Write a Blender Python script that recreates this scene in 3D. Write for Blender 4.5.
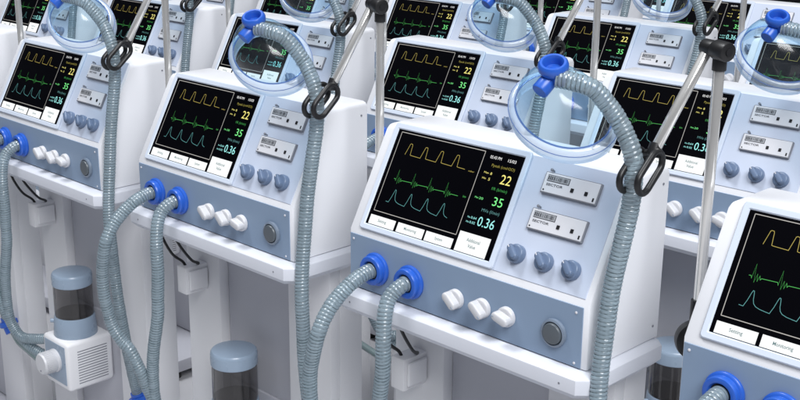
import bpy, bmesh, math, random
from mathutils import Vector, Matrix

# ------------------------------------------------------------------ setup
for o in list(bpy.data.objects):
    bpy.data.objects.remove(o)
scene = bpy.context.scene
C = scene.collection
PI = math.pi
H = 0.72                     # height of the console tray above the floor
DX = 0.52175                 # spacing of the ventilators along a row
RX, RY = -0.0215, 0.5462     # step from one row to the row behind

# ------------------------------------------------------------------ materials
def new_mat(name):
    m = bpy.data.materials.new(name)
    m.use_nodes = True
    nt = m.node_tree
    b = nt.nodes['Principled BSDF']
    return m, nt, b

def plastic(name, col, rough=0.4, spec=0.5, bump=0.0, scale=900, var=0.03, metal=0.0, coat=0.0):
    m, nt, b = new_mat(name)
    N, L = nt.nodes, nt.links
    b.inputs['Roughness'].default_value = rough
    b.inputs['Specular IOR Level'].default_value = spec
    b.inputs['Metallic'].default_value = metal
    b.inputs['Coat Weight'].default_value = coat
    tc = N.new('ShaderNodeTexCoord')
    n1 = N.new('ShaderNodeTexNoise'); n1.inputs['Scale'].default_value = 14; n1.inputs['Detail'].default_value = 4
    L.new(tc.outputs['Object'], n1.inputs['Vector'])
    mr = N.new('ShaderNodeMapRange')
    mr.inputs['To Min'].default_value = 1 - var; mr.inputs['To Max'].default_value = 1 + var
    L.new(n1.outputs['Fac'], mr.inputs['Value'])
    mx = N.new('ShaderNodeVectorMath'); mx.operation = 'SCALE'
    mx.inputs[0].default_value = col
    L.new(mr.outputs['Result'], mx.inputs['Scale'])
    L.new(mx.outputs['Vector'], b.inputs['Base Color'])
    mr2 = N.new('ShaderNodeMapRange')
    mr2.inputs['To Min'].default_value = max(0.02, rough - 0.06); mr2.inputs['To Max'].default_value = rough + 0.06
    L.new(n1.outputs['Fac'], mr2.inputs['Value'])
    L.new(mr2.outputs['Result'], b.inputs['Roughness'])
    if bump:
        n2 = N.new('ShaderNodeTexNoise'); n2.inputs['Scale'].default_value = scale
        L.new(tc.outputs['Object'], n2.inputs['Vector'])
        bp = N.new('ShaderNodeBump'); bp.inputs['Strength'].default_value = bump; bp.inputs['Distance'].default_value = 0.0004
        L.new(n2.outputs['Fac'], bp.inputs['Height'])
        L.new(bp.outputs['Normal'], b.inputs['Normal'])
    return m

def glow(name, col, strength):
    m, nt, b = new_mat(name)
    b.inputs['Base Color'].default_value = (0.01, 0.01, 0.01, 1)
    b.inputs['Roughness'].default_value = 0.25
    b.inputs['Emission Color'].default_value = (*col, 1)
    b.inputs['Emission Strength'].default_value = strength
    return m

def clear(name, tint, gloss=(1, 1, 1), lo=0.05, hi=0.6, body=None, bodyfac=0.0, rough=0.06, power=2.5):
    """thin transparent plastic: tinted see-through, glossier towards grazing angles"""
    m = bpy.data.materials.new(name); m.use_nodes = True
    nt = m.node_tree; N, L = nt.nodes, nt.links
    N.remove(N['Principled BSDF'])
    out = N['Material Output']
    tr = N.new('ShaderNodeBsdfTransparent'); tr.inputs['Color'].default_value = (*tint, 1)
    gl = N.new('ShaderNodeBsdfGlossy'); gl.inputs['Color'].default_value = (*gloss, 1); gl.inputs['Roughness'].default_value = rough
    base = tr.outputs[0]
    if body:
        df = N.new('ShaderNodeBsdfDiffuse'); df.inputs['Color'].default_value = (*body, 1)
        tl = N.new('ShaderNodeBsdfTranslucent'); tl.inputs['Color'].default_value = (*body, 1)
        ad = N.new('ShaderNodeMixShader'); ad.inputs[0].default_value = 0.45
        L.new(df.outputs[0], ad.inputs[1]); L.new(tl.outputs[0], ad.inputs[2])
        mb = N.new('ShaderNodeMixShader'); mb.inputs[0].default_value = bodyfac
        L.new(tr.outputs[0], mb.inputs[1]); L.new(ad.outputs[0], mb.inputs[2])
        base = mb.outputs[0]
    lw = N.new('ShaderNodeLayerWeight'); lw.inputs['Blend'].default_value = 0.5
    pw = N.new('ShaderNodeMath'); pw.operation = 'POWER'; pw.inputs[1].default_value = power
    L.new(lw.outputs['Facing'], pw.inputs[0])
    mr = N.new('ShaderNodeMapRange'); mr.inputs['To Min'].default_value = lo; mr.inputs['To Max'].default_value = hi
    L.new(pw.outputs[0], mr.inputs['Value'])
    mx = N.new('ShaderNodeMixShader')
    L.new(mr.outputs['Result'], mx.inputs[0]); L.new(base, mx.inputs[1]); L.new(gl.outputs[0], mx.inputs[2])
    L.new(mx.outputs[0], out.inputs['Surface'])
    return m

M = {
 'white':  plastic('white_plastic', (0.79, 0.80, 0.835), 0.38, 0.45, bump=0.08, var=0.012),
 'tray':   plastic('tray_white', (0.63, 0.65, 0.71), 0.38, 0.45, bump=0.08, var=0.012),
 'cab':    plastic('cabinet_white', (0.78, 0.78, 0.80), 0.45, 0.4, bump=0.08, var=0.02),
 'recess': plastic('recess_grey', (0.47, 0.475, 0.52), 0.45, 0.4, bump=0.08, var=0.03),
 'blue':   plastic('steel_blue_panel', (0.222, 0.302, 0.422), 0.42, 0.4, bump=0.1, var=0.02),
 'pale':   plastic('pale_blue_panel', (0.52, 0.575, 0.69), 0.35, 0.5, bump=0.06, var=0.012),
 'bezel':  plastic('bezel_grey_blue', (0.57, 0.63, 0.73), 0.33, 0.5, var=0.012),
 'knobb':  plastic('knob_blue', (0.125, 0.175, 0.275), 0.33, 0.5, var=0.03),
 'knobw':  plastic('knob_white', (0.57, 0.575, 0.60), 0.35, 0.5, var=0.012),
 'royal':  plastic('royal_blue', (0.022, 0.105, 0.50), 0.3, 0.5, var=0.05),
 'dark':   plastic('dark_rubber', (0.012, 0.012, 0.013), 0.38, 0.4, var=0.1),
 'slot':   plastic('slot_black', (0.01, 0.01, 0.012), 0.5, 0.3, var=0.1),
 'grey':   plastic('edge_grey', (0.20, 0.21, 0.24), 0.4, 0.5, var=0.04),
 'mid':    plastic('speaker_grey', (0.085, 0.10, 0.115), 0.35, 0.5, var=0.05),
 'ring':   plastic('speaker_ring', (0.16, 0.20, 0.26), 0.3, 0.5, var=0.05),
 'plate':  plastic('plate_white', (0.66, 0.66, 0.69), 0.4, 0.4, var=0.012),
 'lcd':    plastic('lcd_grey', (0.42, 0.43, 0.45), 0.3, 0.5, var=0.03),
 'ink':    plastic('ink_dark', (0.05, 0.05, 0.06), 0.5, 0.3, var=0.05),
 'lid':    plastic('chamber_blue', (0.27, 0.345, 0.44), 0.28, 0.5, var=0.02),
 'chrome': plastic('chrome_tube', (0.86, 0.845, 0.815), 0.13, 0.5, metal=0.72, var=0.004),
 'coil':   plastic('coil_wire', (0.075, 0.105, 0.115), 0.4, 0.5, var=0.05),
 'tube':   plastic('smooth_tube', (0.16, 0.22, 0.225), 0.15, 0.7, var=0.05, coat=0.6),
 'screen': plastic('screen_glass', (0.0015, 0.0015, 0.0025), 0.3, 0.04, var=0.05),
 'dome':   clear('mask_dome', (0.68, 0.87, 0.97), body=(0.80, 0.91, 1.0), bodyfac=0.025, lo=0.04, hi=0.5, rough=0.14),
 'seam':   clear('mask_seam', (0.55, 0.68, 0.90), body=(0.24, 0.36, 0.66), bodyfac=0.55, lo=0.05, hi=0.5),
 'flange': clear('mask_flange', (0.82, 0.90, 0.99), body=(0.78, 0.88, 1.0), bodyfac=0.55, lo=0.03, hi=0.25),
 'smoke':  clear('smoke_chamber', (0.62, 0.60, 0.60), lo=0.04, hi=0.45, body=(0.10, 0.095, 0.095), bodyfac=0.35),
 'water':  plastic('dark_water', (0.018, 0.017, 0.017), 0.08, 0.5, var=0.05),
 'floor':  plastic('floor_grey', (0.50, 0.50, 0.52), 0.35, 0.4, var=0.05),
 'g_white':  glow('glow_white', (1.0, 1.0, 1.0), 1.0),
 'g_key':    glow('glow_key', (0.98, 1.0, 1.0), 1.05),
 'g_line':   glow('glow_line', (0.50, 0.48, 0.45), 1.0),
 'g_yellow': glow('glow_yellow', (0.55, 0.44, 0.10), 0.9),
 'g_yel2':   glow('glow_yellow_digits', (1.0, 0.90, 0.25), 1.0),
 'g_olive':  glow('glow_olive', (0.33, 0.28, 0.05), 1.0),
 'g_green':  glow('glow_green', (0.08, 0.50, 0.10), 0.95),
 'g_grn2':   glow('glow_green_digits', (0.22, 0.95, 0.28), 1.0),
 'g_grn3':   glow('glow_green_dim', (0.04, 0.30, 0.06), 1.0),
 'g_teal':   glow('glow_teal', (0.12, 0.38, 0.38), 0.95),
 'g_teal2':  glow('glow_teal_digits', (0.38, 0.95, 0.92), 1.0),
 'g_teal3':  glow('glow_teal_dim', (0.10, 0.27, 0.27), 1.0),
 'g_ktext':  glow('glow_key_text', (0.13, 0.22, 0.23), 1.0),
}

def hose_wall():
    m, nt, b = new_mat('hose_wall'); N, L = nt.nodes, nt.links
    b.inputs['Base Color'].default_value = (0.315, 0.395, 0.45, 1); b.inputs['Roughness'].default_value = 0.16
    b.inputs['Specular IOR Level'].default_value = 0.8
    b.inputs['Coat Weight'].default_value = 0.5; b.inputs['Coat Roughness'].default_value = 0.1
    tc = N.new('ShaderNodeTexCoord'); nz = N.new('ShaderNodeTexNoise'); nz.inputs['Scale'].default_value = 60; nz.inputs['Detail'].default_value = 3
    L.new(tc.outputs['Object'], nz.inputs['Vector'])
    mr = N.new('ShaderNodeMapRange'); mr.inputs['To Min'].default_value = 0.38; mr.inputs['To Max'].default_value = 0.78
    L.new(nz.outputs['Fac'], mr.inputs['Value'])
    tr = N.new('ShaderNodeBsdfTransparent'); tr.inputs['Color'].default_value = (0.74, 0.84, 0.86, 1)
    mx = N.new('ShaderNodeMixShader'); L.new(mr.outputs['Result'], mx.inputs[0]); L.new(tr.outputs[0], mx.inputs[1]); L.new(b.outputs[0], mx.inputs[2])
    L.new(mx.outputs[0], N['Material Output'].inputs['Surface'])
    return m
M['hose'] = hose_wall()

# ------------------------------------------------------------------ mesh builder
class MB:
    """collects shapes into one bmesh; build() links them as ONE mesh object"""
    def __init__(s): s.bm = bmesh.new(); s.mats = []
    def mi(s, m):
        if m not in s.mats: s.mats.append(m)
        return s.mats.index(m)
    def merge(s, bm2, m, T=None):
        if T is not None: bmesh.ops.transform(bm2, matrix=T, verts=bm2.verts)
        i = s.mi(m); mp = {}
        for v in bm2.verts: mp[v] = s.bm.verts.new(v.co)
        for f in bm2.faces:
            try: nf = s.bm.faces.new([mp[v] for v in f.verts])
            except ValueError: continue
            nf.material_index = i; nf.smooth = True
        bm2.free()
    def box(s, m, x0, x1, y0, y1, z0, z1, bev=0.0, seg=2, T=None):
        b = bmesh.new()
        vs = [b.verts.new((x, y, z)) for x in (x0, x1) for y in (y0, y1) for z in (z0, z1)]
        for q in ((0,1,3,2), (4,6,7,5), (0,4,5,1), (2,3,7,6), (0,2,6,4), (1,5,7,3)):
            b.faces.new([vs[i] for i in q])
        bmesh.ops.recalc_face_normals(b, faces=b.faces)
        if bev: bmesh.ops.bevel(b, geom=b.edges[:], offset=bev, segments=seg, affect='EDGES', profile=0.5)
        s.merge(b, m, T)
    def prism(s, m, prof, x0, x1, bev=0.0, seg=2, T=None, axis='x'):
        """profile of (y,z) pairs extruded along x"""
        b = bmesh.new()
        a = [b.verts.new((x0, y, z)) for y, z in prof]; c = [b.verts.new((x1, y, z)) for y, z in prof]
        n = len(prof)
        b.faces.new(a); b.faces.new(c[::-1])
        for i in range(n): b.faces.new((a[i], c[i], c[(i+1) % n], a[(i+1) % n]))
        bmesh.ops.recalc_face_normals(b, faces=b.faces)
        if bev: bmesh.ops.bevel(b, geom=b.edges[:], offset=bev, segments=seg, affect='EDGES', profile=0.5)
        s.merge(b, m, T)
    def plan(s, m, pts, z0, z1, bev=0.0, seg=2, T=None):
        """outline of (x,y) pairs extruded along z"""
        b = bmesh.new()
        a = [b.verts.new((x, y, z0)) for x, y in pts]; c = [b.verts.new((x, y, z1)) for x, y in pts]
        n = len(pts)
        b.faces.new(a); b.faces.new(c[::-1])
        for i in range(n): b.faces.new((a[i], c[i], c[(i+1) % n], a[(i+1) % n]))
        bmesh.ops.recalc_face_normals(b, faces=b.faces)
        if bev: bmesh.ops.bevel(b, geom=b.edges[:], offset=bev, segments=seg, affect='EDGES', profile=0.5)
        s.merge(b, m, T)
    def lathe(s, m, prof, seg=32, T=None, cap0=True, cap1=True):
        """profile of (r,z) pairs about z"""
        b = bmesh.new(); rows = []
        for r, z in prof:
            rows.append([b.verts.new((r*math.cos(2*PI*k/seg), r*math.sin(2*PI*k/seg), z)) for k in range(seg)])
        for i in range(len(rows)-1):
            for k in range(seg):
                b.faces.new((rows[i][k], rows[i][(k+1) % seg], rows[i+1][(k+1) % seg], rows[i+1][k]))
        if cap0: b.faces.new(rows[0][::-1])
        if cap1: b.faces.new(rows[-1])
        s.merge(b, m, T)
    def cyl(s, m, p0, p1, r0, r1=None, seg=20, bev=0.0):
        p0, p1 = Vector(p0), Vector(p1); r1 = r0 if r1 is None else r1
        L = (p1-p0).length
        T = Matrix.Translation(p0) @ (p1-p0).to_track_quat('Z', 'Y').to_matrix().to_4x4()
        if bev: pr = [(r0-bev, 0), (r0-0.3*bev, 0.3*bev), (r0, bev), (r1, L-bev), (r1-0.3*bev, L-0.3*bev), (r1-bev, L)]
        else: pr = [(r0, 0), (r1, L)]
        s.lathe(m, pr, seg, T)
    def tube(s, m, path, rad, seg=14, caps=True, closed=False):
        """sweep; rad is a number or a list with one radius per point"""
        P = [Vector(p) for p in path]; n = len(P)
        R = rad if isinstance(rad, list) else [rad]*n
        tan = []
        for i in range(n):
            a = P[(i-1) % n] if (closed or i > 0) else P[i]
            b = P[(i+1) % n] if (closed or i < n-1) else P[i]
            tan.append((b-a).normalized())
        u = tan[0].orthogonal().normalized(); b = bmesh.new(); rows = []
        for i in range(n):
            u = (u - tan[i]*u.dot(tan[i])).normalized(); w = tan[i].cross(u)
            rows.append([b.verts.new(P[i] + R[i]*(math.cos(2*PI*k/seg)*u + math.sin(2*PI*k/seg)*w)) for k in range(seg)])
        for i in range(n if closed else n-1):
            A, B = rows[i], rows[(i+1) % n]
            for k in range(seg): b.faces.new((A[k], A[(k+1) % seg], B[(k+1) % seg], B[k]))
        if caps and not closed: b.faces.new(rows[0][::-1]); b.faces.new(rows[-1])
        s.merge(b, m)
    def poly(s, m, pts):
        f = s.bm.faces.new([s.bm.verts.new(p) for p in pts]); f.material_index = s.mi(m)
    def build(s, name, parent=None, org=(0, 0, 0), sharp=35):
        bmesh.ops.recalc_face_normals(s.bm, faces=s.bm.faces[:])
        bmesh.ops.translate(s.bm, verts=s.bm.verts, vec=(-org[0], -org[1], -org[2]))
        me = bpy.data.meshes.new(name); s.bm.to_mesh(me); s.bm.free()
        for k in s.mats: me.materials.append(M[k])
        me.set_sharp_from_angle(angle=math.radians(sharp))
        o = bpy.data.objects.new(name, me); C.objects.link(o)
        if parent: o.parent = parent
        return o

def catmull(pts, step=0.004):
    P = [Vector(p) for p in pts]; P = [2*P[0]-P[1]] + P + [2*P[-1]-P[-2]]
    out = []
    for i in range(1, len(P)-2):
        for k in range(30):
            t = k/30; a, b, c, d = P[i-1], P[i], P[i+1], P[i+2]
            out.append(0.5*((2*b) + (c-a)*t + (2*a-5*b+4*c-d)*t*t + (3*b-a-3*c+d)*t**3))
    out.append(P[-2])
    res = [out[0]]; acc = 0
    for i in range(1, len(out)):
        a, b = out[i-1], out[i]; L = (b-a).length
        if L == 0: continue
        d = step - acc
        while d <= L:
            res.append(a.lerp(b, d/L)); d += step
        acc = L - (d - step)
    return res

def stadium(L, W, n=10):
    r = W/2; pts = []
    for k in range(n+1): a = -PI/2 + PI*k/n; pts.append((L/2 - r + r*math.cos(a), r*math.sin(a)))
    for k in range(n+1): a = PI/2 + PI*k/n; pts.append((-L/2 + r + r*math.cos(a), r*math.sin(a)))
    return pts

# frames of the two instrument faces: local (x, up the face, out of the face)
TH = 1.07799; Z1 = 0.0825
VX = Vector((0, math.cos(TH), math.sin(TH))); NX = Vector((0, -math.sin(TH), math.cos(TH)))
TS = Matrix(((1, 0, 0, 0), (0, VX.y, NX.y, 0), (0, VX.z, NX.z, Z1 + H), (0, 0, 0, 1)))
TF = Matrix(((1, 0, 0, 0), (0, 0, -1, 0), (0, 1, 0, H), (0, 0, 0, 1)))
up = lambda p: (p[0], p[1], p[2] + H)

# ------------------------------------------------------------------ text
def text_mesh(string, bold=0.0):
    cu = bpy.data.curves.new('lettering', 'FONT'); cu.body = string; cu.offset = bold; cu.resolution_u = 3
    ob = bpy.data.objects.new('lettering', cu); C.objects.link(ob)
    dg = bpy.context.evaluated_depsgraph_get(); dg.update()
    me = bpy.data.meshes.new_from_object(ob.evaluated_get(dg))
    bpy.data.objects.remove(ob); bpy.data.curves.remove(cu)
    return me
def put_text(mb, m, string, u0, u1, v0, v1, n, T):
    me = text_mesh(string, 0.012 if m in ('g_ktext', 'ink') else 0.0); b = bmesh.new(); b.from_mesh(me); bpy.data.meshes.remove(me)
    xs = [v.co.x for v in b.verts]; ys = [v.co.y for v in b.verts]
    x0, x1, y0, y1 = min(xs), max(xs), min(ys), max(ys)
    for v in b.verts:
        v.co = Vector((u0 + (v.co.x-x0)/(x1-x0)*(u1-u0), v0 + (v.co.y-y0)/(y1-y0)*(v1-v0), n))
    mb.merge(b, m, T)
def ribbon(mb, m, pts, w, n, T):
    """flat line on a face, mitred at its corners"""
    P = [Vector(p) for p in pts]; L, Rr = [], []
    for i in range(len(P)):
        d0 = (P[i]-P[i-1]).normalized() if i > 0 else None
        d1 = (P[i+1]-P[i]).normalized() if i < len(P)-1 else None
        d0 = d0 or d1; d1 = d1 or d0
        n0 = Vector((-d0.y, d0.x)); n1 = Vector((-d1.y, d1.x)); mt = (n0+n1)
        if mt.length < 1e-4: mt = n0
        mt.normalize(); k = min(1.8, 1/max(0.3, mt.dot(n0)))
        L.append(P[i] + mt*w/2*k); Rr.append(P[i] - mt*w/2*k)
    b = bmesh.new()
    for i in range(len(P)-1):
        b.faces.new([b.verts.new((q.x, q.y, n)) for q in (Rr[i], Rr[i+1], L[i+1], L[i])])
    mb.merge(b, m, T)
def quad(mb, m, u0, u1, v0, v1, n, T):
    b = bmesh.new(); b.faces.new([b.verts.new(p) for p in ((u0, v0, n), (u1, v0, n), (u1, v1, n), (u0, v1, n))])
    mb.merge(b, m, T)

# ------------------------------------------------------------------ scene tree helpers
def empty(name, loc=(0, 0, 0)):
    o = bpy.data.objects.new(name, None); C.objects.link(o); o.location = loc
    o.empty_display_size = 0.05
    return o
kids = {}
def note(root):
    for o in C.objects:
        if o.parent: kids.setdefault(o.parent, [])
        if o.parent and o not in kids[o.parent]: kids[o.parent].append(o)
def copy_tree(o, parent=None):
    c = o.copy(); C.objects.link(c)
    if parent: c.parent = parent
    for ch in kids.get(o, ()): copy_tree(ch, c)
    return c
def tag(o, label, cat, group):
    o['label'] = label; o['category'] = cat
    if group: o['group'] = group

# ================================================================== VENTILATOR
W = 0.40; D = 0.1495
YT, ZT = 0.0738, 0.220
def make_ventilator():
    root = empty('ventilator')
    # console shell
    b = MB()
    prof = [(0, 0.0), (0, Z1), (YT, ZT), (D, ZT), (D, 0.0)]
    bm2 = bmesh.new()
    a = [bm2.verts.new((0, y, z)) for y, z in prof]; c = [bm2.verts.new((W, y, z)) for y, z in prof]
    bm2.faces.new(a); bm2.faces.new(c[::-1])
    for i in range(5): bm2.faces.new((a[i], c[i], c[(i+1) % 5], a[(i+1) % 5]))
    bmesh.ops.recalc_face_normals(bm2, faces=bm2.faces)
    big, small = [], []
    for e in bm2.edges:
        z = (e.verts[0].co.z + e.verts[1].co.z)/2
        same = abs(e.verts[0].co.x - e.verts[1].co.x) < 1e-6
        if same and z > ZT-0.001: big.append(e)
        elif same and 0.1 < z < ZT: small.append(e)
        else: small.append(e)
    bmesh.ops.bevel(bm2, geom=big, offset=0.0085, segments=2, affect='EDGES', profile=0.5)
    rest = [e for e in bm2.edges if len(e.link_faces) == 2 and e.calc_face_angle(0) > math.radians(40)]
    bmesh.ops.bevel(bm2, geom=rest, offset=0.0022, segments=2, affect='EDGES', profile=0.5)
    bmesh.ops.translate(bm2, verts=bm2.verts, vec=(0, 0, H))
    b.merge(bm2, 'white')
    sh = b.build('console_shell', root)
    for (x, y, z) in ((W, 0.018, 0.06), (W, 0.136, 0.018), (W, 0.136, 0.20)):
        s_ = MB(); s_.cyl('grey', (x-0.001, y, z+H), (x+0.0008, y, z+H), 0.0016, seg=10); s_.build('screw', sh)
    # tray under the console
    t = MB()
    ch = 0.012; x0, x1, y0, y1 = -0.0126, 0.413, -0.022, 0.1515
    def ring(e, z):
        return [(x0+ch+e, y0+e, z), (x1-ch-e, y0+e, z), (x1-e, y0+ch+e, z), (x1-e, y1-ch-e, z), (x1-ch-e, y1-e, z),
                (x0+ch+e, y1-e, z), (x0+e, y1-ch-e, z), (x0+e, y0+ch+e, z)]
    bm2 = bmesh.new(); rows = []
    for e, z in ((0.010, -0.0006), (0.0025, -0.0030), (0.0004, -0.0046), (0.0, -0.0062), (0.0, -0.0225), (0.0012, -0.0245), (0.0075, -0.0310), (0.012, -0.0315)):
        rows.append([bm2.verts.new((p[0], p[1], p[2]+H)) for p in ring(e, z)])
    for i in range(len(rows)-1):
        for k in range(8): bm2.faces.new((rows[i][k], rows[i][(k+1) % 8], rows[i+1][(k+1) % 8], rows[i+1][k]))
    bm2.faces.new(rows[0]); bm2.faces.new(rows[-1][::-1])
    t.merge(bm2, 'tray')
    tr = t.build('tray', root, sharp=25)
    for x in (0.022, 0.378):
        s_ = MB(); s_.cyl('grey', (x, -0.0222, -0.0145+H), (x, -0.0214, -0.0145+H), 0.0015, seg=10); s_.build('screw', tr)
    # blue front plate
    f = MB(); f.box('blue', 0.0017, 0.3919, 0.0012, 0.0772, -0.002, 0.0012, 0.0004, 1, TF)
    fp = f.build('front_panel', root)
    for x, z in ((0.0086, 0.0697), (0.3825, 0.0690), (0.3830, 0.0060), (0.0086, 0.0060)):
        s_ = MB(); s_.lathe('plate', [(0.0017, 0.001), (0.0017, 0.0018), (0.0009, 0.0022)], 12, TF @ Matrix.Translation((x, z, 0)))
        s_.build('screw', fp)
    # pale sloped plate
    p = MB(); p.box('pale', 0.0185, 0.3919, 0.0045, 0.1552, -0.002, 0.0010, 0.0005, 1, TS)
    p.build('control_panel', root)
    # screen: bezel > display
    z = MB()
    u0, u1, v0, v1, bz = 0.0264, 0.2458, 0.0127, 0.1496, 0.0082
    bm2 = bmesh.new(); rows = []
    def rr(e, n, r):
        pts = []
        for cx, cy, a0 in ((u1-e-r, v1-e-r, 0), (u0+e+r, v1-e-r, PI/2), (u0+e+r, v0+e+r, PI), (u1-e-r, v0+e+r, 1.5*PI)):
            for k in range(5): a = a0 + PI/2*k/4; pts.append(bm2.verts.new((cx + r*math.cos(a), cy + r*math.sin(a), n)))
        return pts
    for e, n, r in ((-bz, 0.0008, 0.0045), (-bz, 0.0032, 0.0045), (-bz+0.0012, 0.0044, 0.0038), (-0.0012, 0.0044, 0.0012), (0.0, 0.0034, 0.0006), (0.0004, 0.0026, 0.0004)):
        rows.append(rr(e, n, r))
    for i in range(len(rows)-1):
        for k in range(20): bm2.faces.new((rows[i][k], rows[i][(k+1) % 20], rows[i+1][(k+1) % 20], rows[i+1][k]))
    z.merge(bm2, 'bezel', TS)
    bezel = z.build('screen_bezel', root)
    d = MB(); n0 = 0.0030; n = 0.0033; n2 = 0.0035
    quad(d, 'screen', u0-0.0008, u1+0.0008, v0-0.0008, v1+0.0008, n0-0.0001, TS)
    lw = 0.00062
    for seg_ in (((0.0338, 0.0330), (0.0338, 0.1460), (0.1827, 0.1460), (0.1827, 0.0330), (0.0338, 0.0330)),):
        for i in range(4): ribbon(d, 'g_line', seg_[i:i+2], 0.0009, n + 0.00002*i, TS)
    yel = [(0.0525, 0.1163)]
    for k in range(4):
        x = 0.0561 + 0.0281*k
        yel += [(x-0.0036, 0.1166), (x, 0.1321), (x+0.0012, 0.1328), (x+0.0036, 0.1326), (x+0.0044, 0.1310), (x+0.0058, 0.1176), (x+0.0075, 0.1172)]
    yel.append((0.1600, 0.1168)); ribbon(d, 'g_yellow', yel[1:], lw, n, TS)
    put_text(d, 'g_yellow', 'mbar', 0.1667, 0.1763, 0.1152, 0.1172, n, TS)
    gr = [(0.0488, 0.0815)]
    for k in range(4):
        x = 0.0535 + 0.0295*k
        gr += [(x-0.0022, 0.0818), (x-0.0010, 0.0790), (x, 0.0949), (x+0.0027, 0.0755), (x+0.0042, 0.0848), (x+0.0058, 0.0772), (x+0.0072, 0.0835), (x+0.0086, 0.0795), (x+0.0098, 0.0812)]
    gr.append((0.1640, 0.0812)); ribbon(d, 'g_green', gr, lw, n, TS)
    put_text(d, 'g_green', 'l/min', 0.1722, 0.1772, 0.0812, 0.0840, n, TS)
    te = [(0.0485, 0.0490)]
    for k in range(4):
        x = 0.0590 + 0.0293*k
        te += [(x-0.0055, 0.0487), (x-0.0030, 0.0560), (x-0.0010, 0.0645), (x, 0.0671), (x+0.0012, 0.0668), (x+0.0020, 0.0640), (x+0.0030, 0.0580), (x+0.0046, 0.0540), (x+0.0075, 0.0515), (x+0.0125, 0.0500), (x+0.0190, 0.0492)]
    ribbon(d, 'g_teal', te[:-1], lw, n, TS)
    put_text(d, 'g_white', '05:43 PM', 0.1929, 0.2112, 0.1386, 0.1426, n, TS)
    put_text(d, 'g_white', '15/03', 0.2218, 0.2346, 0.1386, 0.1426, n, TS)
    put_text(d, 'g_olive', 'Ppeak (cmH2O)', 0.1995, 0.2366, 0.1276, 0.1324, n, TS)
    put_text(d, 'g_yel2', '22', 0.2204, 0.2368, 0.1096, 0.1218, n, TS)
    put_text(d, 'g_yel2', 'Max', 0.1915, 0.1993, 0.1185, 0.1208, n, TS); put_text(d, 'g_yel2', '8', 0.2018, 0.2044, 0.1178, 0.1212, n, TS)
    put_text(d, 'g_yel2', 'Min', 0.1915, 0.1976, 0.1110, 0.1132, n, TS); put_text(d, 'g_yel2', '5', 0.2014, 0.2042, 0.1102, 0.1138, n, TS)
    put_text(d, 'g_grn3', 'f/R (b/min)', 0.2115, 0.2364, 0.0986, 0.1036, n, TS)
    put_text(d, 'g_grn2', '35', 0.2206, 0.2362, 0.0806, 0.0922, n, TS)
    put_text(d, 'g_grn2', 'Max', 0.1908, 0.1968, 0.0849, 0.0872, n, TS); put_text(d, 'g_grn2', '20', 0.1978, 0.2044, 0.0845, 0.0876, n, TS)
    put_text(d, 'g_teal3', 'MVe (l/min)', 0.2082, 0.2368, 0.0690, 0.0744, n, TS)
    put_text(d, 'g_teal2', '0.36', 0.2085, 0.2352, 0.0512, 0.0636, n, TS)
    put_text(d, 'g_teal2', 'Max', 0.1905, 0.1950, 0.0583, 0.0605, n, TS); put_text(d, 'g_teal2', '0.64', 0.1962, 0.2052, 0.0580, 0.0611, n, TS)
    put_text(d, 'g_teal2', 'Min', 0.1905, 0.1950, 0.0521, 0.0543, n, TS); put_text(d, 'g_teal2', '0.02', 0.1962, 0.2052, 0.0518, 0.0549, n, TS)
    for a0, a1, tx in ((0.0317, 0.0789, 'Setting'), (0.0835, 0.1311, 'Monitoring'), (0.1345, 0.1816, 'System')):
        quad(d, 'g_key', a0, a1, 0.0138, 0.0268, n, TS)
        w_ = 0.0022*len(tx)
        put_text(d, 'g_ktext', tx, (a0+a1)/2 - w_/2, (a0+a1)/2 + w_/2, 0.0177, 0.0229, n2, TS)
    quad(d, 'g_key', 0.1872, 0.2380, 0.0138, 0.0398, n, TS)
    put_text(d, 'g_ktext', 'Additional', 0.2016, 0.2236, 0.0288, 0.0334, n2, TS)
    put_text(d, 'g_ktext', 'Value', 0.2062, 0.2190, 0.0215, 0.0261, n2, TS)
    d.build('display', bezel)
    # two small gauge modules
    for du, dv, dark in ((0.0, 0.0, 0), (-0.0014, -0.0468, 1)):
        T = TS @ Matrix.Translation((0.2845+du, 0.1125+dv, 0))
        g = MB()
        g.box('grey', -0.0006, 0.0806, -0.0006, 0.0264, -0.001, 0.0050, 0.0005, 1, T)
        g.box('plate', 0.0008, 0.0794, 0.0008, 0.0254, 0.0040, 0.0058, 0.0004, 1, T)
        gm = g.build('gauge_module', root)
        w_ = MB(); w_.box('ink', 0.0047, 0.0373, 0.0148, 0.0230, 0.0055, 0.0062, 0.0002, 1, T)
        quad(w_, 'lcd', 0.0055, 0.0365, 0.0156, 0.0222, 0.0064, T)
        x = 0.0062; rnd = random.Random(5)
        while x < 0.0345:
            ww = rnd.choice((0.0006, 0.0010, 0.0016)); quad(w_, 'ink', x, x+ww, 0.0166, 0.0214, 0.0066, T); x += ww + rnd.choice((0.0006, 0.0009, 0.0013))
        w_.build('window', gm)
        l_ = MB(); put_text(l_, 'ink', 'SECTOR', 0.0056, 0.0300, 0.0094, 0.0124, 0.0061, T); l_.build('lettering', gm)
        for x in (0.0441, 0.0643):
            k = MB(); k.box('slot', x-0.0021, x+0.0021, 0.0076, 0.0126, 0.0055, 0.0068, 0.0003, 1, T); k.build('push_button', gm)
        k = MB(); k.box('slot', 0.0748, 0.0770, 0.0028, 0.0074, 0.0055, 0.0064, 0.0003, 1, T); k.build('slot', gm)
        k = MB(); k.lathe('slot', [(0.0010, 0.0055), (0.0010, 0.0063)], 10, T @ Matrix.Translation((0.0040, 0.0036, 0))); k.build('screw', gm)
        k = MB(); k.lathe('grey', [(0.0011, 0), (0.0011, 0.0050), (0.0019, 0.0052), (0.0019, 0.0075), (0.0012, 0.0080)], 12, T @ Matrix.Translation((0.0075, 0.0290, 0))); k.build('stud', gm)
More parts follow.
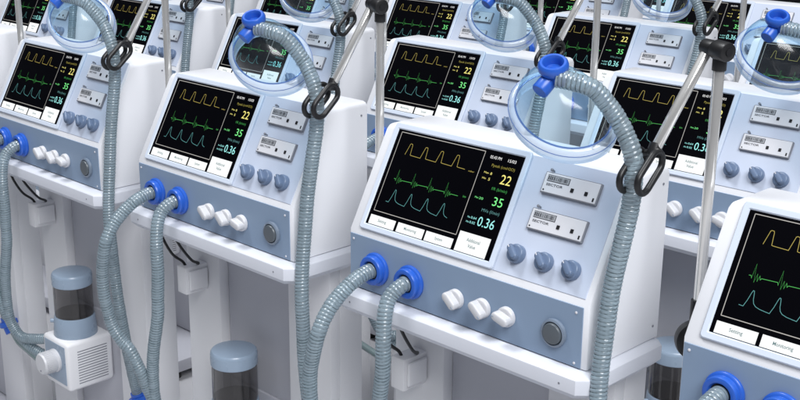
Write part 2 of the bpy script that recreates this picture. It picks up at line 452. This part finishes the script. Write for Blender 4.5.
    # rotary knobs: disc + finger grip
    def knob(name, m, T, r, h, gw, gl, gh, ang):
        k = MB(); TT = T @ Matrix.Rotation(ang, 4, 'Z')
        k.lathe(m, [(r*0.92, 0.0), (r, 0.0010), (r, h*0.7), (r*0.94, h*0.90), (r*0.86, h*0.98), (r*0.70, h)], 36, TT)
        st = stadium(gl, gw, 8)
        k.plan(m, st, h*0.5, gh, min(0.0026, gw*0.28), 3, TT)
        k.box('plate' if m == 'knobb' else 'lid', gl*0.30, gl*0.46, -0.0006, 0.0006, gh-0.0004, gh+0.0002, 0, 1, TT)
        return k.build(name, root)
    for u, ang in ((0.2822, 2.36), (0.3240, 2.36), (0.3635, 2.36)):
        knob('control_knob', 'knobb', TS @ Matrix.Translation((u, 0.0318, 0.001)), 0.0118, 0.0095, 0.0090, 0.0215, 0.0165, ang)
    for u, ang in ((0.1990, -0.72), (0.2430, -0.72), (0.2820, 2.85)):
        knob('selector_knob', 'knobw', TF @ Matrix.Translation((u, 0.0352, 0.0012)), 0.0128, 0.0075, 0.0115, 0.0255, 0.0185, ang)
    # speaker button
    T = TF @ Matrix.Translation((0.3535, 0.0355, 0.0012))
    k = MB(); k.lathe('ring', [(0.0172, 0), (0.0178, 0.0012), (0.0172, 0.0046), (0.0150, 0.0058), (0.0142, 0.0052), (0.0140, 0.0030)], 36, T, cap1=False)
    sp = k.build('speaker_button', root)
    k = MB(); k.lathe('mid', [(0.0132, 0.0020), (0.0132, 0.0062), (0.0122, 0.0078), (0.0100, 0.0084), (0.0001, 0.0086)], 36, T); k.build('push_cap', sp)
    # blue hose ports
    for u, v in ((0.0545, 0.0372), (0.1188, 0.0358)):
        T = TF @ Matrix.Translation((u, v, 0.0012))
        k = MB(); k.lathe('royal', [(0.0222, 0), (0.0230, 0.0012), (0.0230, 0.0040), (0.0219, 0.0054), (0.0200, 0.0060), (0.0197, 0.0080), (0.0204, 0.0094),
                                    (0.0204, 0.0122), (0.0194, 0.0140), (0.0172, 0.0148), (0.0140, 0.0144), (0.0126, 0.0128), (0.0122, 0.0100)], 40, T, cap1=False)
        hp_ = k.build('hose_port', root)
        k = MB(); k.lathe('slot', [(0.0128, 0.0030), (0.0128, 0.0100), (0.0001, 0.0100)], 32, T); k.build('socket', hp_)
    # cabinet below: two uprights, recessed middle, drawer
    k = MB()
    HB = -0.665
    k.box('cab', 0.010, 0.390, 0.100, 0.1475, HB+H, -0.0318+H, 0.002, 2)
    cb = k.build('cabinet', root)
    for x0_, x1_ in ((0.010, 0.107), (0.288, 0.390)):
        k = MB(); k.box('cab', x0_+0.0008, x1_-0.0008, 0.0795, 0.1012, HB+H, -0.0318+H, 0.0022, 2); k.build('upright', cb)
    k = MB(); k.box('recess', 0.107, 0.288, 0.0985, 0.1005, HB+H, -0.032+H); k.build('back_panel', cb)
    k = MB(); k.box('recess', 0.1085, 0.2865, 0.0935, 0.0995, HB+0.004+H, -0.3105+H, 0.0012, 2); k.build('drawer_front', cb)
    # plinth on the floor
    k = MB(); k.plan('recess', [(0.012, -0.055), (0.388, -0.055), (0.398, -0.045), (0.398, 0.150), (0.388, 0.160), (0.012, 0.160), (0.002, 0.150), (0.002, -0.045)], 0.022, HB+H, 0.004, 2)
    pl = k.build('plinth', root)
    for x, y in ((0.03, -0.03), (0.37, -0.03), (0.03, 0.135), (0.37, 0.135)):
        k = MB(); k.cyl('dark', (x, y, 0.0), (x, y, 0.0225), 0.016, seg=16, bev=0.002); k.build('foot', pl)
    # switch box on the left upright
    k = MB(); k.box('cab', 0.0465, 0.0725, 0.034, 0.081, -0.152+H, -0.103+H, 0.0022, 2)
    sb = k.build('switch_box', root)
    k = MB(); k.box('cab', 0.0720, 0.0775, 0.0395, 0.0775, -0.1455+H, -0.1095+H, 0.0025, 3); k.build('switch_button', sb)
    for pts in (((0.058, -0.004, -0.027), (0.060, 0.003, -0.050), (0.058, 0.020, -0.078), (0.056, 0.040, -0.0955), (0.057, 0.046, -0.106)),
                ((0.098, -0.004, -0.027), (0.096, 0.010, -0.052), (0.086, 0.038, -0.085), (0.074, 0.060, -0.0985), (0.062, 0.064, -0.106))):
        k = MB(); k.tube('dark', [up(q) for q in catmull(pts, 0.004)], 0.0024, 10); k.build('power_cable', root)
    return root

# ================================================================== HUMIDIFIER
HA = (0.1945, 0.045, -0.445 + H)      # its foot point
def make_humidifier():
    root = empty('humidifier', HA)
    bx0, bx1, by0, by1, bz0, bz1 = 0.148, 0.2425, -0.010, 0.0925, -0.445, -0.3435
    b = MB(); b.box('cab', bx0, bx1, by0, by1, bz0+H, bz1+H, 0.0075, 3)
    hs = b.build('housing', root, HA)
    v = MB()
    for i in range(13):
        z = -0.432 + i*0.0056
        v.box('grey', bx1-0.001, bx1+0.0004, 0.012, 0.078, z+H, z+0.0017+H)
    v.build('vent_grille', hs, HA)
    f = MB(); f.box('lid', bx0+0.009, bx1-0.009, by0-0.0008, by0+0.002, bz0+0.012+H, bz1-0.008+H, 0.0006, 1); f.build('control_panel', hs, HA)
    # knob on the front
    k = MB(); T = Matrix.Translation((0.1960, by0-0.0006, -0.388+H)) @ Matrix.Rotation(PI/2, 4, 'X')
    k.lathe('knobw', [(0.0235, 0), (0.0235, 0.004), (0.0215, 0.006), (0.0222, 0.008), (0.0215, 0.0300), (0.0195, 0.0330), (0.0001, 0.0335)], 44, T)
    for i in range(44):
        a = 2*PI*i/44
        k.box('knobw', 0.0212, 0.0228, -0.0006, 0.0006, 0.009, 0.0295, 0, 1, T @ Matrix.Rotation(a, 4, 'Z'))
    kb = k.build('knob', root, HA)
    k = MB(); k.lathe('grey', [(0.0018, 0.0330), (0.0018, 0.0341)], 10, T @ Matrix.Translation((0.0, -0.013, 0))); k.build('index_dot', kb, HA)
    # chamber
    ax = Matrix.Translation((0.1935, 0.0395, H))
    b = MB(); b.lathe('lid', [(0.0425, -0.3445), (0.0430, -0.3425), (0.0412, -0.322), (0.0400, -0.3065), (0.0388, -0.3035), (0.0340, -0.3035)], 48, ax)
    cb = b.build('chamber_base', root, HA)
    b = MB(); b.cyl('lid', (0.1735, 0.0110, -0.3165+H), (0.1655, 0.0010, -0.3160+H), 0.0042, seg=16, bev=0.001); b.build('spout', cb, HA)
    b = MB(); b.lathe('smoke', [(0.0378, -0.3036), (0.0382, -0.2990), (0.0380, -0.2380)], 48, ax, False, False); gl = b.build('glass', root, HA)
    b = MB(); b.lathe('water', [(0.0366, -0.3032), (0.0366, -0.3005), (0.0366, -0.2985), (0.0001, -0.2983)], 48, ax); b.build('water', gl, HA)
    b = MB(); b.lathe('lid', [(0.0384, -0.2400), (0.0394, -0.2388), (0.0396, -0.2215), (0.0388, -0.2172), (0.0370, -0.2150), (0.0250, -0.2128), (0.0001, -0.2122)], 48, ax); b.build('lid', root, HA)
    return root

# ================================================================== HOSES
def ribbed(path, name, r=0.0103, pitch=0.0050, step=0.00083, amp=0.0013, org=(0, 0, 0)):
    """spiral corrugated translucent wall with a dark wire lying in its groove"""
    P = [Vector(up(q)) for q in catmull(path, step)]
    n = len(P); SEG = 24; rnd = random.Random(len(path))
    off = [rnd.uniform(-0.0002, 0.0002) for _ in range(n)]
    u = (P[1]-P[0]).orthogonal().normalized(); bm2 = bmesh.new(); rows = []; wire = []
    for i in range(n):
        t = (P[min(i+1, n-1)] - P[max(i-1, 0)]).normalized()
        u = (u - t*u.dot(t)).normalized(); w_ = t.cross(u); s = i*step/pitch; row = []
        for k in range(SEG):
            a = 2*PI*k/SEG; q = s - k/SEG; ph = q % 1.0
            g = 0.0006 if math.floor(q) % 4 == 0 else 0.0
            R = r + off[max(0, int(q))] + amp*(abs(math.sin(PI*ph))**0.5 - 0.75) - g*(1-abs(math.sin(PI*ph)))
            row.append(bm2.verts.new(P[i] + R*(math.cos(a)*u + math.sin(a)*w_)))
        rows.append(row)
        for h in range(2):
            sh = (i + h/2)*step; a = 2*PI*sh/pitch
            c_ = P[i].lerp(P[min(i+1, n-1)], h/2)
            wire.append(c_ + (u*math.cos(a) + w_*math.sin(a))*(r - 0.00075))
    for i in range(n-1):
        for k in range(SEG): bm2.faces.new((rows[i][k], rows[i][(k+1) % SEG], rows[i+1][(k+1) % SEG], rows[i+1][k]))
    bm2.faces.new(rows[0][::-1]); bm2.faces.new(rows[-1])
    b = MB(); b.merge(bm2, 'hose')
    b.tube('coil', wire, 0.00055, 4, caps=False)
    return b.build(name, None, org, sharp=80)

PA = [(0.0545, -0.009, 0.0372), (0.0545, -0.022, 0.0368), (0.053, -0.046, 0.0290), (0.0470, -0.068, 0.0110), (0.0450, -0.0855, -0.0075), (0.0430, -0.0975, -0.0300),
      (0.0340, -0.0990, -0.0600), (0.0230, -0.0965, -0.0960), (0.0200, -0.0940, -0.1350), (0.0180, -0.0870, -0.1650), (0.0205, -0.0830, -0.1900), (0.0330, -0.0750, -0.2150), (0.0470, -0.0680, -0.2310),
      (0.0560, -0.0560, -0.2700), (0.0600, -0.0420, -0.3150), (0.0750, -0.0250, -0.3650), (0.1100, -0.0080, -0.3950), (0.1520, 0.0100, -0.4050)]
PB = [(0.1188, -0.009, 0.0358), (0.1180, -0.020, 0.0345), (0.1120, -0.0340, 0.0220), (0.1130, -0.0440, 0.0010), (0.1150, -0.0490, -0.0350), (0.1120, -0.0470, -0.0800), (0.1050, -0.0450, -0.1200),
      (0.1000, -0.0440, -0.1600), (0.0830, -0.0440, -0.2220), (0.0710, -0.0410, -0.2700), (0.0660, -0.0375, -0.3200), (0.0700, -0.0310, -0.3520), (0.0880, -0.0240, -0.3680), (0.1200, -0.0120, -0.3660), (0.1520, 0.0040, -0.3600)]
PC = [(0.3580, -0.0245, 0.3418), (0.3706, -0.0200, 0.3399), (0.3881, -0.0120, 0.3358), (0.3960, -0.0050, 0.3293), (0.4050, 0.0040, 0.3149), (0.4165, 0.0130, 0.2944), (0.4310, 0.0150, 0.2681), (0.4345, 0.0170, 0.2459),
      (0.4330, 0.0175, 0.2050), (0.4275, 0.0130, 0.1560), (0.4210, 0.0095, 0.1050), (0.4190, 0.0045, 0.0460), (0.4195, -0.0010, 0.0000), (0.4230, -0.0060, -0.0450), (0.4220, -0.0035, -0.0980), (0.4170, 0.0015, -0.1400),
      (0.4200, 0.0025, -0.1850), (0.4220, 0.0060, -0.2300), (0.4150, 0.0180, -0.2950), (0.4020, 0.0350, -0.3600), (0.3900, 0.0500, -0.4100), (0.3870, 0.0540, -0.4240)]
OA, OB, OC = up(PA[0]), up(PB[0]), up(PC[0])
def make_hoses():
    a = ribbed(PA, 'corrugated_hose', org=OA); a.location = OA
    b = ribbed(PB, 'corrugated_hose', org=OB); b.location = OB
    c = empty('mask_hose', up(PC[-1]))
    o = up(PC[-1])
    t = ribbed(PC, 'corrugated_tube', org=o); t.parent = c
    # blue connector at its lower end and the smooth tube that returns to the cabinet
    k = MB(); q = [Vector(up(p)) for p in ((0.3890, 0.0525, -0.4120), (0.3905, 0.0540, -0.4240), (0.3945, 0.0555, -0.4360), (0.4010, 0.0570, -0.4470))]
    k.tube('royal', catmull(q, 0.002), 0.0145, 24)
    ax = (q[2]-q[1]).normalized()
    k.tube('royal', [q[1]-ax*0.004, q[1]-ax*0.002, q[1]+ax*0.006, q[1]+ax*0.008], [0.0185, 0.0210, 0.0210, 0.0185], 28)
    k.build('connector', c, o)
    k = MB(); k.tube('tube', catmull([up(p) for p in ((0.4050, 0.0570, -0.4440), (0.4260, 0.0580, -0.4610), (0.4560, 0.0590, -0.4680), (0.4850, 0.0600, -0.4740), (0.5150, 0.0600, -0.4780), (0.5600, 0.0560, -0.4680), (0.6200, 0.0450, -0.4400), (0.6680, 0.0350, -0.4250))], 0.003), 0.0078, 16)
    k.build('return_tube', c, o)
    return a, b, c

# ================================================================== FACE MASK
MC = Vector((0.3389, 0.0143, 0.2934 + H))
MN = Vector((0.4476, -0.5632, 0.6946)).normalized()
F1 = Vector((0.8937, 0.2533, -0.3704)); F1 = (F1 - MN*F1.dot(MN)).normalized(); F2 = MN.cross(F1)
RING = Vector((0.3503, -0.0240, 0.3545 + H)); PEND = Vector((0.3440, -0.0385, 0.3268 + H))
def make_mask():
    root = empty('face_mask', MC)
    o = tuple(MC)
    A, B = 0.0660, 0.0540
    upl = Vector((-0.0165, -0.0005, 0.0105)); offs = (upl - MN*upl.dot(MN))
    def sec(h, k, sa, sb, n=56, back=0.0):
        # oval whose upper-left end narrows (nose end)
        pts = []
        for i in range(n):
            t = 2*PI*i/n
            pts.append(MC + MN*h + offs*k + F1*(sa*math.cos(t)) + F2*(sb*math.sin(t)))
        return pts
    def loft(mat, secs, name, parent=root):
        m = MB(); bm2 = bmesh.new(); rows = [[bm2.verts.new(p) for p in s_] for s_ in secs]
        n = len(rows[0])
        for i in range(len(rows)-1):
            for k in range(n): bm2.faces.new((rows[i][k], rows[i][(k+1) % n], rows[i+1][(k+1) % n], rows[i+1][k]))
        m.merge(bm2, mat); return m.build(name, parent, o, sharp=80)
    # soft cushion rim
    loft('flange', [sec(-0.017, 0, A*0.89, B*0.89), sec(-0.0185, 0, A*0.945, B*0.945), sec(-0.014, 0, A*0.985, B*0.985), sec(-0.004, 0, A, B), sec(0.002, 0.02, A*0.985, B*0.985),
                    sec(0.0055, 0.03, A*0.95, B*0.945), sec(0.0065, 0.04, A*0.90, B*0.895), sec(0.0060, 0.05, A*0.865, B*0.855)], 'cushion')
    m = MB(); m.tube('seam', sec(0.0066, 0.05, A*0.862, B*0.852), 0.0011, 8, closed=True); m.tube('seam', sec(0.0010, 0.02, A*0.992, B*0.992), 0.0005, 6, closed=True); m.build('rim_seam', root, o)
    prof = [(0.0066, 0.05, 0.862), (0.016, 0.10, 0.845), (0.027, 0.22, 0.785), (0.036, 0.40, 0.675), (0.0435, 0.62, 0.515), (0.0485, 0.82, 0.35), (0.0520, 0.96, 0.225), (0.0545, 1.0, 0.185)]
    loft('dome', [sec(h, k, A*s_, B*s_*0.99) for h, k, s_ in prof], 'dome')
    # blue elbow adapter with cup ring and side port
    ad = MB()
    axis = Vector((0.22, -0.42, 0.88)).normalized()
    T = Matrix.Translation(RING) @ axis.to_track_quat('Z', 'Y').to_matrix().to_4x4()
    ad.lathe('royal', [(0.0085, -0.0150), (0.0105, -0.0120), (0.0120, -0.0085), (0.0150, -0.0070), (0.0168, -0.0040), (0.0172, 0.0), (0.0164, 0.0035), (0.0145, 0.0056), (0.0120, 0.0054),
                        (0.0106, 0.0030), (0.0100, -0.0010), (0.0095, -0.0050), (0.0001, -0.0055)], 40, T)
    body = RING - axis*0.0125
    d = (PEND - body).normalized()
    ad.tube('royal', [body + d*0.0, body + d*0.004, PEND - d*0.0015, PEND], [0.0085, 0.0095, 0.0100, 0.0092], 28)
    ad.tube('royal', [body - Vector((0.004, 0, 0)), Vector(up((0.3620, -0.0233, 0.3412)))], [0.0085, 0.0092], 24)
    ap = MC + MN*0.0535 + offs
    ad.tube('royal', [ap - MN*0.001, body], [0.0105, 0.0085], 24)
    ad.build('elbow_adapter', root, o)
    return root

# ================================================================== SUPPORT ARM
AP = (0.4836, 0.0926)
def make_arm():
    o = (AP[0], AP[1], H-0.028)
    root = empty('support_arm', o)
    k = MB(); k.cyl('chrome', (AP[0], AP[1], H-0.028), (AP[0], AP[1], 0.374+H), 0.0062, seg=24, bev=0.001); k.build('pole', root, o)
    k = MB()
    a, b_ = Vector(up((0.4630, 0.0930, 0.3762))), Vector(up((0.4800, 0.0880, 0.3758)))
    k.cyl('dark', a, b_, 0.0088, seg=24, bev=0.002)
    c_, d_ = Vector(up((0.4795, 0.0880, 0.3757))), Vector(up((0.5000, 0.0805, 0.3748)))
    k.cyl('dark', c_, d_, 0.0107, seg=24, bev=0.0025)
    k.cyl('slot', d_, d_ + (d_-c_).normalized()*0.0012, 0.0042, seg=16)
    k.cyl('dark', (AP[0], AP[1], 0.352+H), (AP[0], AP[1], 0.372+H), 0.0078, seg=20, bev=0.001)
    jt = k.build('joint', root, o)
    e0, e1 = Vector(up((0.4690, 0.0910, 0.3730))), Vector(up((0.4450, 0.0370, 0.2640)))
    k = MB(); k.cyl('chrome', e0, e1, 0.0060, seg=24, bev=0.0008); k.build('arm_tube', root, o)
    # two open rings holding the hose
    ax = (e0-e1); ax.x = 0; ax.normalize(); sd = Vector((1, 0, 0)).cross(ax)
    lean = Vector((0, math.sin(math.radians(50)), math.cos(math.radians(50)))); ls = Vector((1, 0, 0)).cross(lean)
    for x, cy, cz in ((0.4560, 0.0150, 0.2475), (0.4290, 0.0215, 0.2440)):
        cpt = Vector((x, cy, cz+H)); st = stadium(0.0520, 0.0250, 10)
        k = MB(); pts = [cpt + lean*p[0] + ls*p[1] for p in st]
        k.tube('dark', pts, 0.0038, 12, closed=True)
        k.build('clip_ring', root, o)
    k = MB()
    k.tube('dark', [e1 + ax*0.010, e1, e1 - ax*0.004 + Vector((0.002, 0, 0))], [0.0072, 0.0074, 0.0062], 18)
    k.tube('dark', [Vector((0.4560, 0.0150, 0.2475+H)) + lean*0.025, e1 - ax*0.001, Vector((0.4290, 0.0215, 0.2440+H)) + lean*0.025], 0.0042, 12)
    k.build('clip_yoke', root, o)
    # clamp on the pole
    k = MB()
    k.cyl('dark', (AP[0], AP[1], 0.030+H), (AP[0], AP[1], 0.088+H), 0.0088, seg=20, bev=0.001)
    q = Vector((AP[0], AP[1], 0.038+H)); f_ = Vector((0.68, -0.72, 0.08)).normalized()
    T = Matrix.Translation(q) @ f_.to_track_quat('Z', 'Y').to_matrix().to_4x4()
    k.lathe('dark', [(0.0190, -0.009), (0.0228, -0.007), (0.0235, 0.0), (0.0228, 0.007), (0.0190, 0.0095), (0.0001, 0.010)], 36, T)
    k.build('pole_clamp', root, o)
    k = MB(); k.box('white', AP[0]-0.006, 0.5100, AP[1]-0.009, AP[1]+0.009, -0.0205+H, -0.0145+H, 0.001, 1); k.cyl('white', (AP[0], AP[1], H-0.026), (AP[0], AP[1], H-0.010), 0.0095, seg=20, bev=0.001); k.build('bracket', root, o)
    return root

# ================================================================== PLACE EVERYTHING
proto = {}
proto['vent'] = make_ventilator()
proto['hum'] = make_humidifier()
proto['hoseA'], proto['hoseB'], proto['hoseC'] = make_hoses()
proto['mask'] = make_mask()
proto['arm'] = make_arm()
note(None)
base = {k: o.location.copy() for k, o in proto.items()}

ROWS = {0: range(-3, 2), 1: range(-5, 2), 2: range(-4, 1), 3: range(-2, 0), 4: range(-2, 0)}
ORD = ['leftmost', 'second from left', 'third from left', 'fourth from left', 'fifth from left', 'sixth from left', 'seventh from left']
ROWNAME = ['front', 'second-row', 'third-row', 'fourth-row', 'rearmost']
def ref(m, k):
    if k == 0:
        return {-3: 'front-row ventilator cut by left edge', -2: 'left ventilator in the front row', -1: 'middle-left ventilator in the front row',
                0: 'the large centre ventilator', 1: 'the nearest ventilator at bottom right'}[m]
    n = m - ROWS[k][0]
    if k >= 3: return ('left ' if n == 0 else 'right ') + ROWNAME[k] + ' ventilator'
    return ('leftmost ' + ROWNAME[k] + ' ventilator') if n == 0 else (ROWNAME[k] + ' ventilator, ' + ORD[n])
VENT = {(-3, 0): 'white ventilator cut off by the left edge, only its right flank showing',
        (-2, 0): 'white ventilator at left, front row, its blue front panel and speaker button showing',
        (-1, 0): 'white ventilator left of centre in the front row, whole console showing',
        (0, 0): 'large white ventilator in the centre with whole screen and both hose ports',
        (1, 0): 'nearest white ventilator, cropped at bottom right, only left half of its screen showing',
        (-5, 1): 'sliver of white ventilator in the extreme top left corner',
        (-4, 1): 'white ventilator at top left, screen half hidden by chrome pole',
        (-3, 1): 'white ventilator at top, between the two left front-row ventilators',
        (-2, 1): 'white ventilator whose screen shows through the mask left of centre',
        (-1, 1): 'white ventilator directly behind the large centre one, screen fully visible',
        (0, 1): 'white ventilator behind the tall chrome pole at right, two white gauge modules visible',
        (1, 1): 'white second-row ventilator beyond the right edge, behind the nearest one',
        (-4, 2): 'strip of white third-row ventilator at top edge, above the second-row console left of centre',
        (-3, 2): 'white third-row ventilator at top, partly behind a hanging mask left of centre',
        (-2, 2): 'white third-row ventilator at top centre, screen cut by the top edge',
        (-1, 2): 'white third-row ventilator right of centre, thin pole crossing its screen',
        (0, 2): 'white third-row ventilator at right edge, seen behind the right-hand hanging mask',
        (-2, 3): 'white fourth-row ventilator at top right of centre, only lower screen showing',
        (-1, 3): 'white fourth-row ventilator in the top right, digits beside a chrome pole',
        (-2, 4): 'left one of two rearmost white ventilators at the top right edge',
        (-1, 4): 'right one of two rearmost white ventilators at the top right corner'}
TEXT = {'hum': ('humidifier with smoky chamber under the tray of ', 'humidifier', 'humidifiers under the trays'),
        'hoseA': ('grey-green corrugated hose from left blue port of ', 'hose', 'hoses looping from the blue ports'),
        'hoseB': ('grey-green corrugated hose from right blue port of ', 'hose', 'hoses looping from the blue ports'),
        'hoseC': ('ribbed mask hose hanging at the right corner of ', 'mask hose', 'mask hoses hanging from the clips'),
        'mask': ('clear face mask with blue elbow hanging above ', 'face mask', 'face masks hanging over the consoles'),
        'arm': ('chrome pole with angled clip arm right of ', 'support arm', 'chrome support arms beside the ventilators')}
used = set()
for k in ROWS:
    for m in ROWS[k]:
        off = Vector((m*DX + k*RX, k*RY + (-0.001*m if k == 0 else 0), 0))
        kinds = ['vent']
        if k < 4:
            kinds += ['hum', 'hoseA', 'hoseB']
            if m != ROWS[k][-1]: kinds += ['hoseC', 'mask', 'arm']
        for kind in kinds:
            o = proto[kind] if kind not in used else copy_tree(proto[kind])
            used.add(kind)
            o.location = base[kind] + off
            if kind == 'vent': tag(o, VENT[(m, k)], 'ventilator', 'ventilators standing in rows')
            else: tag(o, TEXT[kind][0] + ref(m, k), TEXT[kind][1], TEXT[kind][2])

# ------------------------------------------------------------------ floor
b = MB(); n = 40
bm2 = bmesh.new(); bm2.faces.new([bm2.verts.new(p) for p in ((-40, -30, 0), (40, -30, 0), (40, 60, 0), (-40, 60, 0))]); b.merge(bm2, 'floor')
fl = b.build('floor'); fl['kind'] = 'structure'

# ------------------------------------------------------------------ light
w = bpy.data.worlds.new('World'); scene.world = w; w.use_nodes = True
wn, wl = w.node_tree.nodes, w.node_tree.links
bg = wn['Background']; bg.inputs['Strength'].default_value = 0.56
wtc = wn.new('ShaderNodeTexCoord'); wsp = wn.new('ShaderNodeSeparateXYZ'); wrm = wn.new('ShaderNodeValToRGB')
wl.new(wtc.outputs['Generated'], wsp.inputs[0]); wl.new(wsp.outputs['Z'], wrm.inputs[0]); wl.new(wrm.outputs[0], bg.inputs['Color'])
wrm.color_ramp.elements[0].position = 0.38; wrm.color_ramp.elements[0].color = (0.10, 0.11, 0.135, 1)
wrm.color_ramp.elements[1].position = 0.85; wrm.color_ramp.elements[1].color = (0.90, 0.94, 1.0, 1)
def area(name, loc, look, size, power, col):
    l = bpy.data.lights.new(name, 'AREA'); l.shape = 'RECTANGLE'; l.size, l.size_y = size; l.energy = power; l.color = col
    o = bpy.data.objects.new(name, l); C.objects.link(o); o.location = loc
    o.rotation_euler = (Vector(look) - Vector(loc)).to_track_quat('-Z', 'Y').to_euler()
    return o
area('softbox_lamp', (3.75, -1.85, 4.9), (-0.2, 0.6, 0.75), (3.0, 3.0), 385, (0.975, 0.982, 1.0))
area('key_lamp', (-1.5, -0.7, 5.4), (-0.3, 0.6, 0.6), (1.4, 1.4), 160, (0.96, 0.975, 1.0))

# ------------------------------------------------------------------ camera
yaw, pitch, roll = 0.794917, 0.288754, 0.003559
cyw, syw, cp, spt = math.cos(yaw), math.sin(yaw), math.cos(pitch), math.sin(pitch)
fwd = Vector((-syw*cp, cyw*cp, -spt)); rgt = Vector((cyw, syw, 0)); upv = rgt.cross(fwd)
cr, sr = math.cos(roll), math.sin(roll)
r2 = rgt*cr + upv*sr; u2 = -rgt*sr + upv*cr
cam = bpy.data.cameras.new('camera'); co = bpy.data.objects.new('camera', cam); C.objects.link(co)
co.matrix_world = Matrix((( r2.x, u2.x, -fwd.x, 1.11304), (r2.y, u2.y, -fwd.y, -1.03922), (r2.z, u2.z, -fwd.z, 0.57316 + H), (0, 0, 0, 1)))
cam.sensor_width = 36; cam.lens = 1163.47*36/800
cam.shift_x = 22.264/800; cam.shift_y = 1.04/800
cam.clip_start = 0.02; cam.clip_end = 200
scene.camera = co
scene.render.resolution_x, scene.render.resolution_y = 1024, 512
scene.view_settings.view_transform = 'Standard'; scene.view_settings.look = 'None'
scene.view_settings.exposure = 0; scene.view_settings.gamma = 1
scene.render.engine = 'CYCLES'
scene.cycles.transparent_max_bounces = 24
